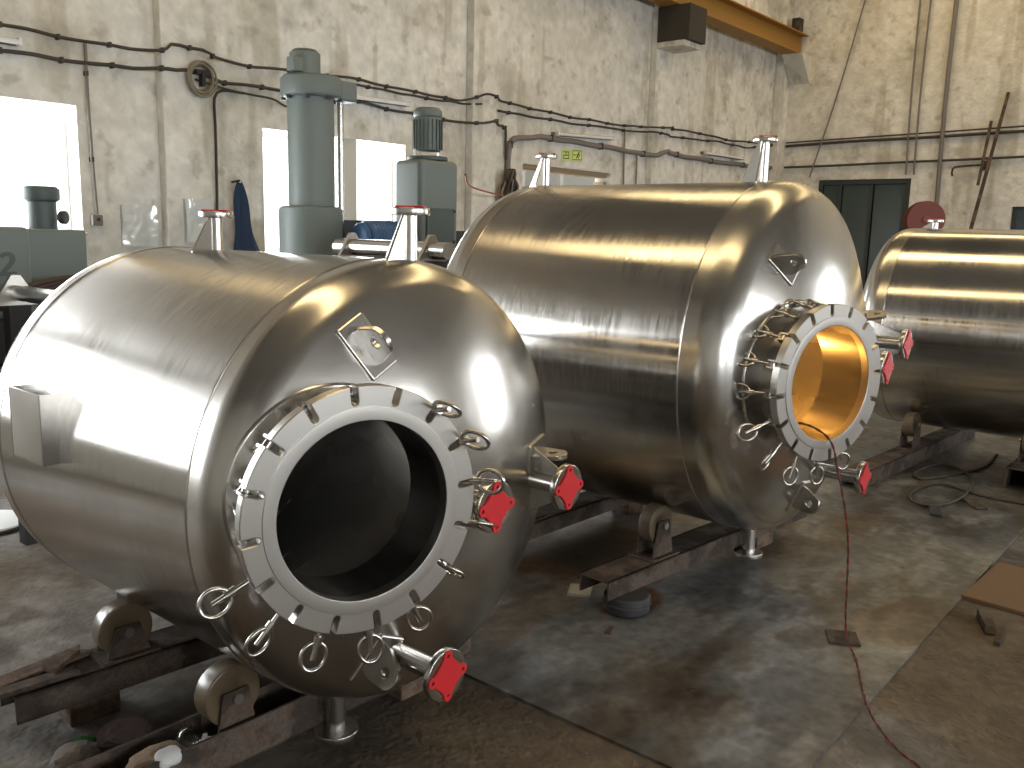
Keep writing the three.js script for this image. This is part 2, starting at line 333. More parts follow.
  const padR = (a) => { let rp = o.pad ?? 0.3; for (let k = 0; k < 30; k++) { const q = onEnd(rp, a); if (Math.hypot(q.x, q.y - Y) < 0.985 * R) break; rp -= 0.004; } return rp; };
  part('set_on_ring', grid(NP, 6, (i, j) => { const a = i / NP * 2 * Math.PI, rp = padR(a), rs = [rp + 0.004, rp, rp - 0.004, rp - 0.02, ro + 0.03, ro + 0.012, ro + 0.006][j], lf = [-0.004, 0.006, 0.011, 0.013, 0.014, 0.02, 0.022][j];
    const q = onEnd(rs, a, E, lf), rd = e1.clone().multiplyScalar(Math.cos(a)).addScaledVector(e2, Math.sin(a));
    return { p: q, n: (j < 2 ? rd.clone().addScaledVector(n, 0.5 + j * 0.6) : n.clone().addScaledVector(rd, 0.15)).normalize(), uv: [rs * Math.cos(a), rs * Math.sin(a)] }; }), mat.head, neck);
  const slots = 16, off = 5.6 * Math.PI / 180, sh = new THREE.Shape(), hw = 0.011, sd = 0.046;
  for (let k = 0; k < slots; k++) {
    const c = off + k * 2 * Math.PI / slots, da = Math.asin(hw / rf), nx = c + 2 * Math.PI / slots;
    const u = [Math.cos(c), Math.sin(c)], w = [-Math.sin(c), Math.cos(c)], pt = (r, s) => [u[0] * r + w[0] * s, u[1] * r + w[1] * s];
    const rr = rf * Math.cos(da);
    k ? sh.lineTo(...pt(rr, -hw)) : sh.moveTo(...pt(rr, -hw));
    for (let q = 0; q <= 6; q++) { const b = -Math.PI / 2 - q / 6 * Math.PI; sh.lineTo(...pt(rf - sd + hw + hw * Math.cos(b), hw * Math.sin(b))); }
    sh.lineTo(...pt(rr, hw));
    for (let q = 1; q < 5; q++) { const b = c + da + (nx - da - c - da) * q / 5; sh.lineTo(rf * Math.cos(b), rf * Math.sin(b)); }
  }
  sh.closePath();
  const hole = new THREE.Path(); hole.absarc(0, 0, ro + 0.001, 0, 2 * Math.PI, true); sh.holes.push(hole);
  part('flange', [placed(extrude(sh, thick - 0.004, 0.002, 48), mc.clone().addScaledVector(n, -thick + 0.002), e1, e2, n)], mat.machined, neck, 'machined slotted manhole flange');
  part('raised_face', [placed(new THREE.LatheGeometry([[ro - 0.001, -0.004], [ro - 0.001, 0.0015], [ro + 0.0005, 0.003], [ro + 0.031, 0.003], [ro + 0.032, 0.002], [ro + 0.032, -0.002]].map(([a, b]) => new THREE.Vector2(a, b)), 96).rotateX(Math.PI / 2), mc, e1, e2, n)], mat.machined, neck);
  // swing eyebolts, each in its slot
  (o.swing ?? []).forEach(([alpha, twist, lenB = 0.118], k) => {
    const c = off + k * 2 * Math.PI / slots, rd = e1.clone().multiplyScalar(Math.cos(c)).addScaledVector(e2, Math.sin(c)), tg = n.clone().cross(rd).normalize(), al = alpha * Math.PI / 180;
    const pv = mc.clone().addScaledVector(rd, rf - 0.026).addScaledVector(n, -0.062), d = n.clone().multiplyScalar(Math.cos(al)).addScaledVector(rd, Math.sin(al));
    const sd2 = d.clone().cross(tg).normalize();
    const b = part('eyebolt', [rod(pv, pv.clone().addScaledVector(d, lenB), 0.0068, 0.0068, 10), rod(pv.clone().addScaledVector(tg, -0.009), pv.clone().addScaledVector(tg, 0.009), 0.012, 0.012, 12),
      rod(pv.clone().addScaledVector(d, lenB - 0.062), pv.clone().addScaledVector(d, lenB - 0.034), 0.012, 0.011, 12)], mat.pipe, t);
    for (const s of [-1, 1]) part('clevis', [placed(new THREE.BoxGeometry(0.034, 0.007, 0.05), pv.clone().addScaledVector(tg, s * 0.0135).addScaledVector(n, 0.01), rd, tg.clone(), rd.clone().cross(tg))], mat.pipe, b);
    const tw = twist * Math.PI / 180, side = tg.clone().multiplyScalar(Math.cos(tw)).addScaledVector(sd2, Math.sin(tw));
    const ring = new THREE.TorusGeometry(0.034, 0.0056, 8, 32); ring.scale(0.92, 1.08, 1);
    part('ring_handle', [placed(ring, pv.clone().addScaledVector(d, lenB - 0.008), side, d, side.clone().cross(d))], mat.pipe, b);
  });
  // lifting lugs stand in planes through the vessel's axis
  (o.lugs ?? []).forEach(([deg, rr]) => {
    const a = deg * Math.PI / 180, r = rr * R, [nr, nz] = E.n(r), er = V(Math.cos(a), Math.sin(a), 0), nm = er.clone().multiplyScalar(nr).add(V(0, 0, nz)), t1 = er.clone().multiplyScalar(nz).add(V(0, 0, -nr)), ef = V(-Math.sin(a), Math.cos(a), 0), S = at(a, r, SF + E.z(r));
    const s = new THREE.Shape(), w = 0.052, top = 0.06; s.moveTo(-w, -0.01); s.lineTo(w, -0.01); s.lineTo(w, 0.02); s.lineTo(0.036, top + 0.02); s.absarc(0, top, 0.042, 0.5, Math.PI - 0.5, false); s.lineTo(-w, 0.02); s.closePath();
    const hl = new THREE.Path(); hl.absarc(0, top - 0.004, 0.016, 0, 2 * Math.PI, true); s.holes.push(hl);
    const g = extrude(s, 0.012, 0.002); g.translate(0, 0, -0.006);
    const lug = part('lifting_lug', [placed(g, S, t1, nm, t1.clone().cross(nm))], mat.pipe, t);
    part('lug_pad', [placed(new RoundedBoxGeometry(0.16, 0.03, 0.095, 2, 0.006), S.clone().addScaledVector(nm, -0.008), t1, nm, t1.clone().cross(nm))], mat.pipe, lug);
  });
  // nozzles: a pipe with a flange, gussets and a red blanking cap
  const nozzle = (from, dir, L, { pr = 0.03, fr: fR = 0.072, cap = true, gussets = [], rot = 0 }) => {
    const d = V(...dir).normalize(), p0 = V(...from), end = p0.clone().addScaledVector(d, L);
    const nz = part('nozzle', [rod(p0, end, pr, pr, 24)], mat.pipe, t);
    part('nozzle_flange', [chamferDisc(end.clone().addScaledVector(d, -0.022), d, fR, 0.022, 0.003, pr * 0.7)], mat.pipe, nz);
    for (const gd of gussets) { const e = V(...gd).normalize(), s = new THREE.Shape(); s.moveTo(pr * 0.9, -0.02); s.lineTo(pr + 0.085, -0.035); s.lineTo(pr + 0.085, 0.0); s.lineTo(pr + 0.012, L - 0.022); s.lineTo(pr * 0.9, L - 0.022); s.closePath();
      const g = extrude(s, 0.006, 0.001); g.translate(0, 0, -0.003); part('gusset', [placed(g, p0, e, d, e.clone().cross(d))], mat.pipe, nz); }
    if (cap) {
      let a = Math.abs(d.y) > 0.9 ? V(1, 0, 0) : V(0, 1, 0); a.applyAxisAngle(d, rot); const b = d.clone().cross(a).normalize(), s = new THREE.Shape(), q = fR * 0.78, er = fR * 0.2;
      for (let k = 0; k < 4; k++) { const c = k * Math.PI / 2; for (let i = 0; i <= 10; i++) { const th = c - 1.9 + 3.8 * i / 10, x = q * Math.cos(c) + er * Math.cos(th), y = q * Math.sin(c) + er * Math.sin(th); k || i ? s.lineTo(x, y) : s.moveTo(x, y); }
        const m = c + Math.PI / 4; s.lineTo(q * 0.8 * Math.cos(m - 0.25), q * 0.8 * Math.sin(m - 0.25)); s.lineTo(q * 0.8 * Math.cos(m + 0.25), q * 0.8 * Math.sin(m + 0.25)); }
      s.closePath();
      for (let k = 0; k < 4; k++) { const h = new THREE.Path(); h.absarc(q * Math.cos(k * Math.PI / 2), q * Math.sin(k * Math.PI / 2), fR * 0.085, 0, 2 * Math.PI, true); s.holes.push(h); }
      part('blanking_cap', [placed(extrude(s, 0.003, 0.001), end.clone().addScaledVector(d, 0.001), a, b, d)], mat.red, nz, 'red plastic cap over the nozzle');
    }
    return nz;
  };
  for (const [dx, dy, z1, opt] of o.nozzles ?? []) { const r = Math.hypot(dx, dy), zb = SF + E.z(r) - 0.02, f = z1 - zs; nozzle([dx, Y + dy, zb], [0, 0, 1], f - zb, opt ?? {}); }
  for (const [z, h, x = 0, opt] of o.top ?? []) nozzle([x, Y + R - 0.004, z - zs], [0, 1, 0], h, { gussets: [[0, 0, -1], [-1, 0, 0.15]], pr: 0.021, fr: 0.057, ...opt });
  if (o.drain) { const [z, low, x = 0] = o.drain, yb = Y - Math.sqrt(R * R - x * x) + 0.01; nozzle([x, yb, z - zs], [0, -1, 0], yb - (low - base), { pr: 0.03, fr: 0.07, cap: false }); }
  return t;
}

const T1 = { ax: 1.739, ay: 0.871, zs: -1.952, R: 0.646, len: 1.143 }, T2 = { ax: 3.876, ay: 1.056, zs: -1.735, R: 0.793, len: 1.241 }, T3 = { ax: 7.207, ay: 0.959, zs: -0.85, R: 0.739, len: 1.19 };
const SWING1 = [[32, 0], [22, 10], [16, 0], [200, 0, 0.1], [200, 20, 0.1], [200, -15, 0.1], [198, 10, 0.1], [196, 25, 0.1], [192, -10, 0.1], [97, 12], [94, -18], [92, 8], [88, 10], [92, 20], [96, 75, 0.1], [78, 70, 0.1]];
const SWING2 = [[120, 10], [140, 35], [150, 30], [165, 0], [168, 20], [166, -15], [164, 10], [160, 25], [156, -10], [112, 32], [98, -25], [94, 18], [90, 12], [86, 20], [112, 60], [110, 50]];
const vessel1 = makeTank({ ...T1, label: 'small brushed stainless vessel with a dark open manhole and open bracket on its flank', man: [-0.397, 0.066, 0.382], ro: 0.222, tilt: -0.26, pad: 0.28, swing: SWING1,
  lugs: [[119, 0.76], [3, 0.72], [-115, 0.76]], nozzles: [[-0.005, 0.003, -1.5], [0.43, -0.05, -1.58, { gussets: [[0, 1, 0], [0, -1, 0]] }], [-0.155, -0.435, -1.53]], top: [[-1.9, 0.15, 0.055], [-2.82, 0.135, 0.0]], drain: [-2.03, 0.055, -0.13] });
const vessel2 = makeTank({ ...T2, label: 'large brushed stainless vessel with golden reflections and manhole glowing orange inside', man: [-0.42, -0.015, 0.474], tilt: -0.3, pad: 0.315, swing: SWING2,
  lugs: [[134, 0.77], [18, 0.74], [-98, 0.76]], nozzles: [[0.03, 0.01, -1.19], [0.56, 0.06, -1.27, { gussets: [[0, 1, 0], [0, -1, 0]] }], [-0.01, -0.475, -1.23]], top: [[-1.8, 0.2], [-3.0, 0.165, -0.06]], drain: [-1.79, 0.055, 0.1] });
const vessel3 = makeTank({ ...T3, label: 'far brushed stainless vessel beyond the glowing one, cut off at its manhole end', man: [-0.39, 0, 0.45], tilt: -0.28, lugs: [[110, 0.76]], nozzles: [[0, 0, -0.31]], top: [[-1.95, 0.07], [-0.9, 0.16]], drain: [-0.9, 0.055] });
{ // open sheet bracket on the flank of the first vessel
  const Y = T1.ay - 0.04, c = V(0, Y + 0.13, -2.76 - T1.zs), hx = 0.69;
  const b = part('plate_bracket', [bx(-hx, c.y - 0.105, c.z - 0.11, -hx + 0.004, c.y + 0.105, c.z + 0.11)], mat.pipe, vessel1, 'bare stainless name plate bracket');
  for (const s of [-1, 1]) { const h = new THREE.Shape(); h.moveTo(-hx, c.y - 0.105); h.lineTo(-hx, c.y + 0.105); h.lineTo(-0.6, c.y + 0.105); h.lineTo(-0.64, c.y - 0.105); h.closePath(); const g = extrude(h, 0.004, 0); g.translate(0, 0, c.z + s * 0.106 - 0.002); part('bracket_cheek', [metric(g)], mat.pipe, b); }
}

// ---------------------------------------------------------------- roller stands under the vessels
function rollerStand(v, z, turn, o) {
  const dx = o.dx, rw = 0.09, y = v.ay - Math.sqrt((v.R + rw + 0.002) ** 2 - dx * dx);
  const t = thing('roller_stand', o.label, 'roller stand', [v.ax - dx, 0, z], turn, 'steel roller stands');
  const { x0, x1, top, bot, w } = o, h = w / 2, th = 0.009;
  const beam = o.kind === 'trough' ? [bx(x0, bot, -h, x1, bot + th, h), bx(x0, bot, h - th, x1, top, h), bx(x0, bot, -h, x1, top, -h + th)] : [bx(x0, top - th, -h, x1, top, h), bx(x0, bot, h - th, x1, top, h), bx(x0, bot, -h, x1, top, -h + th)];
  part('beam', beam, mat.rust, t);
  const seat = o.kind === 'trough' ? bot + th : top;
  for (const x of [0, 2 * dx]) {
    const wheel = part('roller', [chamferDisc(V(x, y, -0.034), V(0, 0, 1), rw, 0.068, 0.006, 0.012, 40)], mat.roller, t, 'scuffed tan roller');
    part('roller_hub', [rod(V(x, y, -0.062), V(x, y, 0.062), 0.016, 0.016, 12)], mat.dullSteel, wheel);
    for (const s of [-1, 1]) { const p = new THREE.Shape(); p.moveTo(-0.075, 0); p.lineTo(0.075, 0); p.lineTo(0.04, y - seat + 0.02); p.lineTo(-0.04, y - seat + 0.02); p.closePath(); const g = extrude(p, 0.006, 0.001); g.translate(x, seat, s > 0 ? 0.042 : -0.048); part('bracket_plate', [metric(g)], mat.rust, t); }
    if (o.kind !== 'trough') part('bracket_base', [bx(x - 0.095, top, -h * 0.9, x + 0.095, top + 0.01, h * 0.9)], mat.rust, t);
  }
  for (const x of o.blocks ?? []) part('packing_block', [bx(x - 0.08, 0, -0.06, x + 0.08, bot, 0.06, 0.008)], mat.wood, t);
  return t;
}
const R1 = { dx: 0.42, w: 0.16 };
rollerStand(T1, -2.79, -0.07, { ...R1, x0: -0.36, x1: 1.05, top: 0.176, bot: 0.085, kind: 'cap', blocks: [-0.12, 0.95], label: 'rusty beam with tan rollers under the rear of the small vessel, broken boards on it' });
rollerStand(T1, -2.16, -0.02, { ...R1, w: 0.15, x0: -0.75, x1: 0.945, top: 0.19, bot: 0.07, kind: 'trough', blocks: [-0.3, 0.7], label: 'rusty trough shaped beam with tan rollers, rubbish lying in it' });
rollerStand(T2, -1.975, -0.09, { dx: 0.49, w: 0.16, x0: -0.42, x1: 1.3, top: 0.172, bot: 0.09, kind: 'cap', blocks: [0.9], label: 'rusty box beam with roller standing on a round puck under the glowing vessel' });
rollerStand(T2, -2.72, -0.03, { dx: 0.49, w: 0.16, x0: -0.55, x1: 1.3, top: 0.172, bot: 0.09, kind: 'cap', blocks: [-0.2, 0.9], label: 'rusty beam with rollers in the shade under the rear of the glowing vessel' });
rollerStand(T3, -1.84, -0.06, { dx: 0.5, w: 0.14, x0: -1.0, x1: 1.3, top: 0.12, bot: 0.012, kind: 'cap', blocks: [], label: 'long rusty beam on the floor with rollers under the rear of the far vessel' });
rollerStand(T3, -1.08, 0, { dx: 0.5, w: 0.16, x0: -0.25, x1: 1.3, top: 0.15, bot: 0.0, kind: 'cap', blocks: [], label: 'rusty beam with rollers under the manhole end of the far vessel' });

// the hand lamp inside the second vessel
{
  const p = [T2.ax - 0.1, T2.ay - T2.R + 0.09, T2.zs - 0.45];
  const l = thing('inspection_lamp', 'glowing inspection bulb lying inside the large vessel', 'lamp', p);
  part('bulb', [new THREE.SphereGeometry(0.035, 20, 14)], M({ rgb: [1, 0.6, 0.2], emissive: new THREE.Color().setRGB(1, 0.5, 0.12), emissiveIntensity: 20 }), l);
  part('lamp_holder', [rod(V(0, -0.01, 0.03), V(0, -0.03, 0.13), 0.018, 0.014)], mat.dark, l);
  const light = new THREE.PointLight(new THREE.Color().setRGB(1, 0.45, 0.085), 4); light.name = 'inspection_bulb_light'; light.position.set(0, 0, 0); light.castShadow = true; light.shadow.radius = 1.6; l.add(light);
}
// ---------------------------------------------------------------- doors, end wall window, door frame in the long wall
{
  const d = struct('door_1', [bx(X1 + 0.02, 2.4, -5.31, X1 + 0.12, 2.47, -3.99), bx(X1 + 0.02, 0, -5.31, X1 + 0.12, 2.4, -5.25), bx(X1 + 0.02, 0, -4.05, X1 + 0.12, 2.4, -3.99)], mat.doorFrame, 'dark green double steel door in the end wall', 'door');
  part('door_backing', [bx(X1 + 0.1, 0, -5.31, X1 + 0.12, 2.47, -3.99)], mat.doorFrame, d);
  for (const [a, b] of [[-5.25, -4.96], [-4.955, -4.51], [-4.5, -4.05]]) { const l = part('door_leaf', [bx(X1 + 0.05, 0.01, a + 0.006, X1 + 0.09, 2.39, b - 0.006)], mat.doorGreen, d); part('stile', [bx(X1 + 0.035, 0.01, b - 0.05, X1 + 0.05, 2.39, b - 0.006)], mat.doorFrame, l); }
  const f = struct('door_2', [bx(7.24, 2.25, Z0 - 0.2, 8.85, 2.32, Z0 - 0.06), bx(7.24, 0, Z0 - 0.2, 7.29, 2.2, Z0 - 0.06), bx(8.79, 0, Z0 - 0.2, 8.85, 2.2, Z0 - 0.06)], mat.brownWood, 'brown wooden frame of the open doorway under the green sign', 'door');
  part('lintel_edge', [bx(7.24, 2.3, Z0 - 0.06, 8.85, 2.32, Z0 - 0.0)], mat.paleTrim, f); part('transom_bar', [bx(7.29, 2.04, Z0 - 0.15, 8.79, 2.075, Z0 - 0.1)], mat.brownWood, f);
  const w = struct('window_5', [bx(X1 + 0.05, 1.0, -2.69, X1 + 0.1, 2.08, -2.64), bx(X1 + 0.05, 2.03, -2.64, X1 + 0.1, 2.08, -1.4), bx(X1 + 0.05, 1.0, -2.64, X1 + 0.1, 1.05, -1.4)], mat.doorFrame, 'dark framed window in the end wall over the far vessel', 'window');
  part('pane', [bx(X1 + 0.07, 1.05, -2.64, X1 + 0.08, 2.03, -1.4)], M({ rgb: [0.05, 0.07, 0.09], roughness: 0.15 }), w);
  // porch of the neighbouring shed, seen through the doorway
  const p = thing('porch_shed', 'grey shed with posts and rails seen through the open doorway', 'shed', [10.2, -0.06, -9.2]);
  part('shed_wall', [bx(-0.6, 0, -0.1, 4.5, 3.2, 0)], M({ rgb: [0.13, 0.125, 0.11], roughness: 0.9 }), p);
  for (const x of [-0.5, 0.35, 1.3]) part('post', [bx(x - 0.04, 0, 0.4, x + 0.04, 3, 0.48)], mat.conduit, p);
  for (const y of [1.9, 2.3, 2.7]) part('rail', [bx(-0.5, y, 0.42, 4, y + 0.05, 0.46)], mat.rust, p);
}

// ---------------------------------------------------------------- crane runway
{
  const yb = 4.26, yt = 4.56, z = -5.74, g = [bx(X0, yb, z - 0.12, X1 - 0.02, yb + 0.02, z + 0.12, 0.004), bx(X0, yt - 0.02, z - 0.12, X1 - 0.02, yt, z + 0.12, 0.004), bx(X0, yb + 0.02, z - 0.006, X1 - 0.02, yt - 0.02, z + 0.006)];
  const b = thing('crane_runway', 'ochre painted crane runway girder high along the wall', 'girder', [0, 0, 0]);
  part('girder', g, mat.girder, b); part('crane_rail', [bx(X0, yt, z - 0.025, X1 - 0.02, yt + 0.045, z + 0.025, 0.004)], mat.girderDark, b); part('stop_block', [bx(13.1, yt, -5.8, 13.25, yt + 0.22, -5.68, 0.01)], mat.rust, b);
  const c = thing('girder_bracket', 'dark box shaped bracket carrying the ochre girder on the pilaster', 'bracket', [9.78, 3.86, -5.74]);
  part('bracket_body', [bx(-0.2, 0, -0.17, 0.2, 0.4, 0.26, 0.008)], mat.girderDark, c); part('bracket_sole', [bx(-0.2, -0.06, -0.17, 0.2, 0, 0.2)], mat.plaster, c, 'pale plastered sole');
  const e = thing('girder_corbel', 'stained concrete corbel in the corner at the girder end', 'corbel', [13.17, 3.98, -5.74]);
  const s = new THREE.Shape(); s.moveTo(-0.18, 0.28); s.lineTo(0.18, 0.28); s.lineTo(0.18, -0.1); s.closePath(); const q = extrude(s, 0.3, 0.002); q.translate(0, 0, -0.13);
  part('corbel_body', [metric(q)], mat.plaster, e);
}

// ---------------------------------------------------------------- cables, conduits and fittings on the walls
const wallCable = (name, label, pts, r, m = mat.cable, clips = 0, zz = Z0 + 0.03) => {
  const over = (x) => [[3.27, 3.62], [6.38, 6.72], [9.6, 9.97]].some(([a, b]) => x > a - 0.05 && x < b + 0.05) ? 0.09 : 0;
  const q = []; pts.forEach(([x, y], i) => { if (i) { const [px, py] = pts[i - 1], n = Math.max(1, Math.ceil(Math.hypot(x - px, y - py) / 0.2)); for (let k = 1; k < n; k++) { const u = k / n, X = px + (x - px) * u; q.push([X, py + (y - py) * u - 0.006 * Math.sin(u * Math.PI * 2 + i), zz + over(X)]); } } q.push([x, y, zz + over(x)]); });
  const t = thing(name, label, name.includes('conduit') ? 'conduit' : 'cable'); part('run', [tube(q, r, 6, 3)], m, t);
  if (clips) for (let k = 1; k < q.length - 1; k += clips) part('clip', [bx(q[k][0] - 0.008, q[k][1] - r - 0.005, q[k][2] - 0.03, q[k][0] + 0.008, q[k][1] + r + 0.005, q[k][2] + r + 0.003)], mat.cable, t);
  return t;
};
wallCable('wall_cable', 'thick black cable bundle high on the wall left of the machine column', [[-3, 2.75], [0, 2.75], [2.285, 2.753], [2.788, 2.741], [3.268, 2.756], [3.335, 2.806], [3.599, 2.803], [3.644, 2.776], [4.005, 2.768], [4.9, 2.82], [5.51, 2.808], [6.267, 2.8], [6.542, 2.888], [6.834, 2.868], [7.302, 2.847], [8.171, 2.841], [9.066, 2.858], [10.138, 2.93]], 0.011, mat.cable, 2);
wallCable('wall_cable', 'second black cable running below the first past the coil', [[-3, 2.6], [0, 2.6], [2.274, 2.603], [2.812, 2.61], [3.255, 2.637], [3.477, 2.656], [3.631, 2.624], [4.266, 2.631], [4.9, 2.65], [5.51, 2.615], [6.408, 2.606], [6.692, 2.655], [6.918, 2.621], [6.943, 2.313]], 0.013, mat.cable, 2);
wallCable('wall_cable', 'thin cable between the two thick ones right of the machine column', [[4.975, 2.778], [5.51, 2.766], [6.003, 2.768], [6.474, 2.788]], 0.01, mat.cable, 4);
wallCable('wall_cable', 'sagging thin cable that drops behind the blue cloth', [[3.5, 2.6], [3.631, 2.58], [4.2, 2.56], [4.31, 2.52], [4.4, 2.53]], 0.008);
wallCable('wall_cable', 'thin black drop cable hanging beside the blue cloth', [[3.95, 2.57], [3.75, 2.56], [3.7, 2.5], [3.7, 2.144], [3.695, 1.787], [3.68, 1.4]], 0.01);
wallCable('wall_cable', 'long cable over the doorway running on to the corner', [[6.807, 2.771], [7.305, 2.768], [8.175, 2.778], [9.396, 2.822], [10.605, 2.85], [11.433, 2.886], [12.2, 2.87], [13.2, 2.983]], 0.012, mat.cable, 4);
wallCable('wall_cable', 'upper cable between the last pilaster and the corner', [[10.0, 2.93], [10.867, 2.94], [11.8, 2.93], [13.2, 3.0]], 0.012, mat.cable, 4);
wallCable('wall_conduit', 'fat grey conduit bending over the doorway', [[6.973, 1.5], [6.973, 2.316], [6.999, 2.464], [7.075, 2.529], [7.478, 2.586], [8.186, 2.588], [8.982, 2.578], [9.647, 2.561], [9.924, 2.631], [10.632, 2.612], [11.768, 2.616], [13.1, 2.65]], 0.03, mat.conduit, 5);
wallCable('wall_conduit', 'thin vertical conduit right of the doorway', [[9.069, 2.813], [9.066, 2.585], [9.095, 1.9]], 0.011, mat.conduit);
wallCable('wall_conduit', 'second thin conduit curving down right of the doorway', [[9.1, 2.57], [9.32, 2.56], [9.353, 2.5], [9.355, 1.95]], 0.011, mat.conduit);
wallCable('wall_conduit', 'thin conduit dropping to the small switch box', [[2.787, 2.728], [2.784, 2.352], [2.791, 2.006], [2.803, 1.653]], 0.01, mat.conduit, 3);
{ const t = thing('switch_box', 'small grey switch box at the end of the thin conduit', 'switch', [2.803, 1.58, Z0]); part('box', [bx(-0.035, 0, 0, 0.035, 0.07, 0.04, 0.006)], mat.conduit, t); part('toggle', [bx(-0.008, 0.03, 0.04, 0.008, 0.05, 0.052)], mat.dark, t); }
{ const t = thing('cable_coil', 'coil of tan cable hanging on the pilaster', 'cable coil', [3.54, 2.605, Z0 + 0.12]);
  for (let k = 0; k < 6; k++) part('loop', [new THREE.TorusGeometry(0.075 + 0.006 * k, 0.008, 6, 36).scale(1, 1.12, 1).translate((rnd() - 0.5) * 0.012, (rnd() - 0.5) * 0.012, 0.012 * (k % 3))], M({ rgb: [0.24, 0.21, 0.155], roughness: 0.7 }), t);
  part('hook', [bx(-0.05, 0.03, -0.03, 0.05, 0.06, 0.04), bx(-0.012, -0.05, 0, 0.012, 0.05, 0.05)], mat.dark, t); }
const tubeLight = (a, b, y0, y1, label) => { const t = thing('tube_lamp', label, 'lamp', [a, y0, Z0 + 0.03], 0, 'unlit tube lamps on the wall'); t.rotation.z = Math.atan2(y1 - y0, b - a); const L = Math.hypot(b - a, y1 - y0);
  part('batten', [bx(0, -0.018, -0.03, L, 0.018, 0.02, 0.004)], mat.conduit, t); part('glass_tube', [rod(V(0.03, -0.004, 0.045), V(L - 0.03, -0.004, 0.045), 0.016, 0.016, 10)], mat.white, t); for (const x of [0.01, L - 0.03]) part('end_cap', [bx(x, -0.022, 0.01, x + 0.02, 0.02, 0.065)], mat.white, t); };
tubeLight(1.3, 2.39, 2.66, 2.665, 'unlit tube lamp on the wall above the bright left window'); tubeLight(4.953, 5.605, 2.672, 2.685, 'unlit tube lamp on the wall beside the machine column head');
tubeLight(7.697, 8.787, 2.637, 2.685, 'unlit tube lamp on the wall over the green sign'); tubeLight(10.946, 12.096, 2.7, 2.709, 'unlit tube lamp on the wall near the corner');
{ // exit sign
  const c = document.createElement('canvas'); c.width = 256; c.height = 84; const g = c.getContext('2d');
  g.fillStyle = '#c9d67a'; g.fillRect(0, 0, 256, 84); g.fillStyle = '#2c4a2a';
  for (const y of [16, 40, 64]) g.fillRect(16, y, 70, 7); g.fillRect(80, 16, 7, 55); g.fillRect(16, 40, 7, 30); g.fillRect(50, 16, 6, 28);
  g.fillStyle = '#2f6b35'; g.fillRect(132, 6, 116, 72); g.fillStyle = '#d6e08c'; g.fillRect(138, 12, 104, 60); g.fillStyle = '#20351f';
  g.beginPath(); g.arc(214, 24, 9, 0, 7); g.fill(); g.lineWidth = 9; g.strokeStyle = '#20351f'; g.beginPath(); g.moveTo(212, 34); g.lineTo(196, 50); g.lineTo(214, 66); g.moveTo(198, 48); g.lineTo(176, 64); g.moveTo(184, 36); g.lineTo(208, 38); g.lineTo(228, 46); g.stroke();
  g.beginPath(); g.moveTo(146, 40); g.lineTo(170, 40); g.stroke();
  const tx = new THREE.CanvasTexture(c); tx.colorSpace = THREE.SRGBColorSpace;
  const t = thing('exit_sign', 'small yellow green emergency exit sign above the doorway', 'sign', [8.07, 2.445, Z0]); t.rotation.z = 0.06;
  part('board', [bx(-0.185, -0.06, 0, 0.185, 0.06, 0.012)], mat.white, t);
  const f = new THREE.Mesh(new THREE.PlaneGeometry(0.37, 0.12), M({ map: tx, roughness: 0.6 })); f.name = 'print'; f.position.z = 0.0135; f.castShadow = f.receiveShadow = true; t.add(f);
}
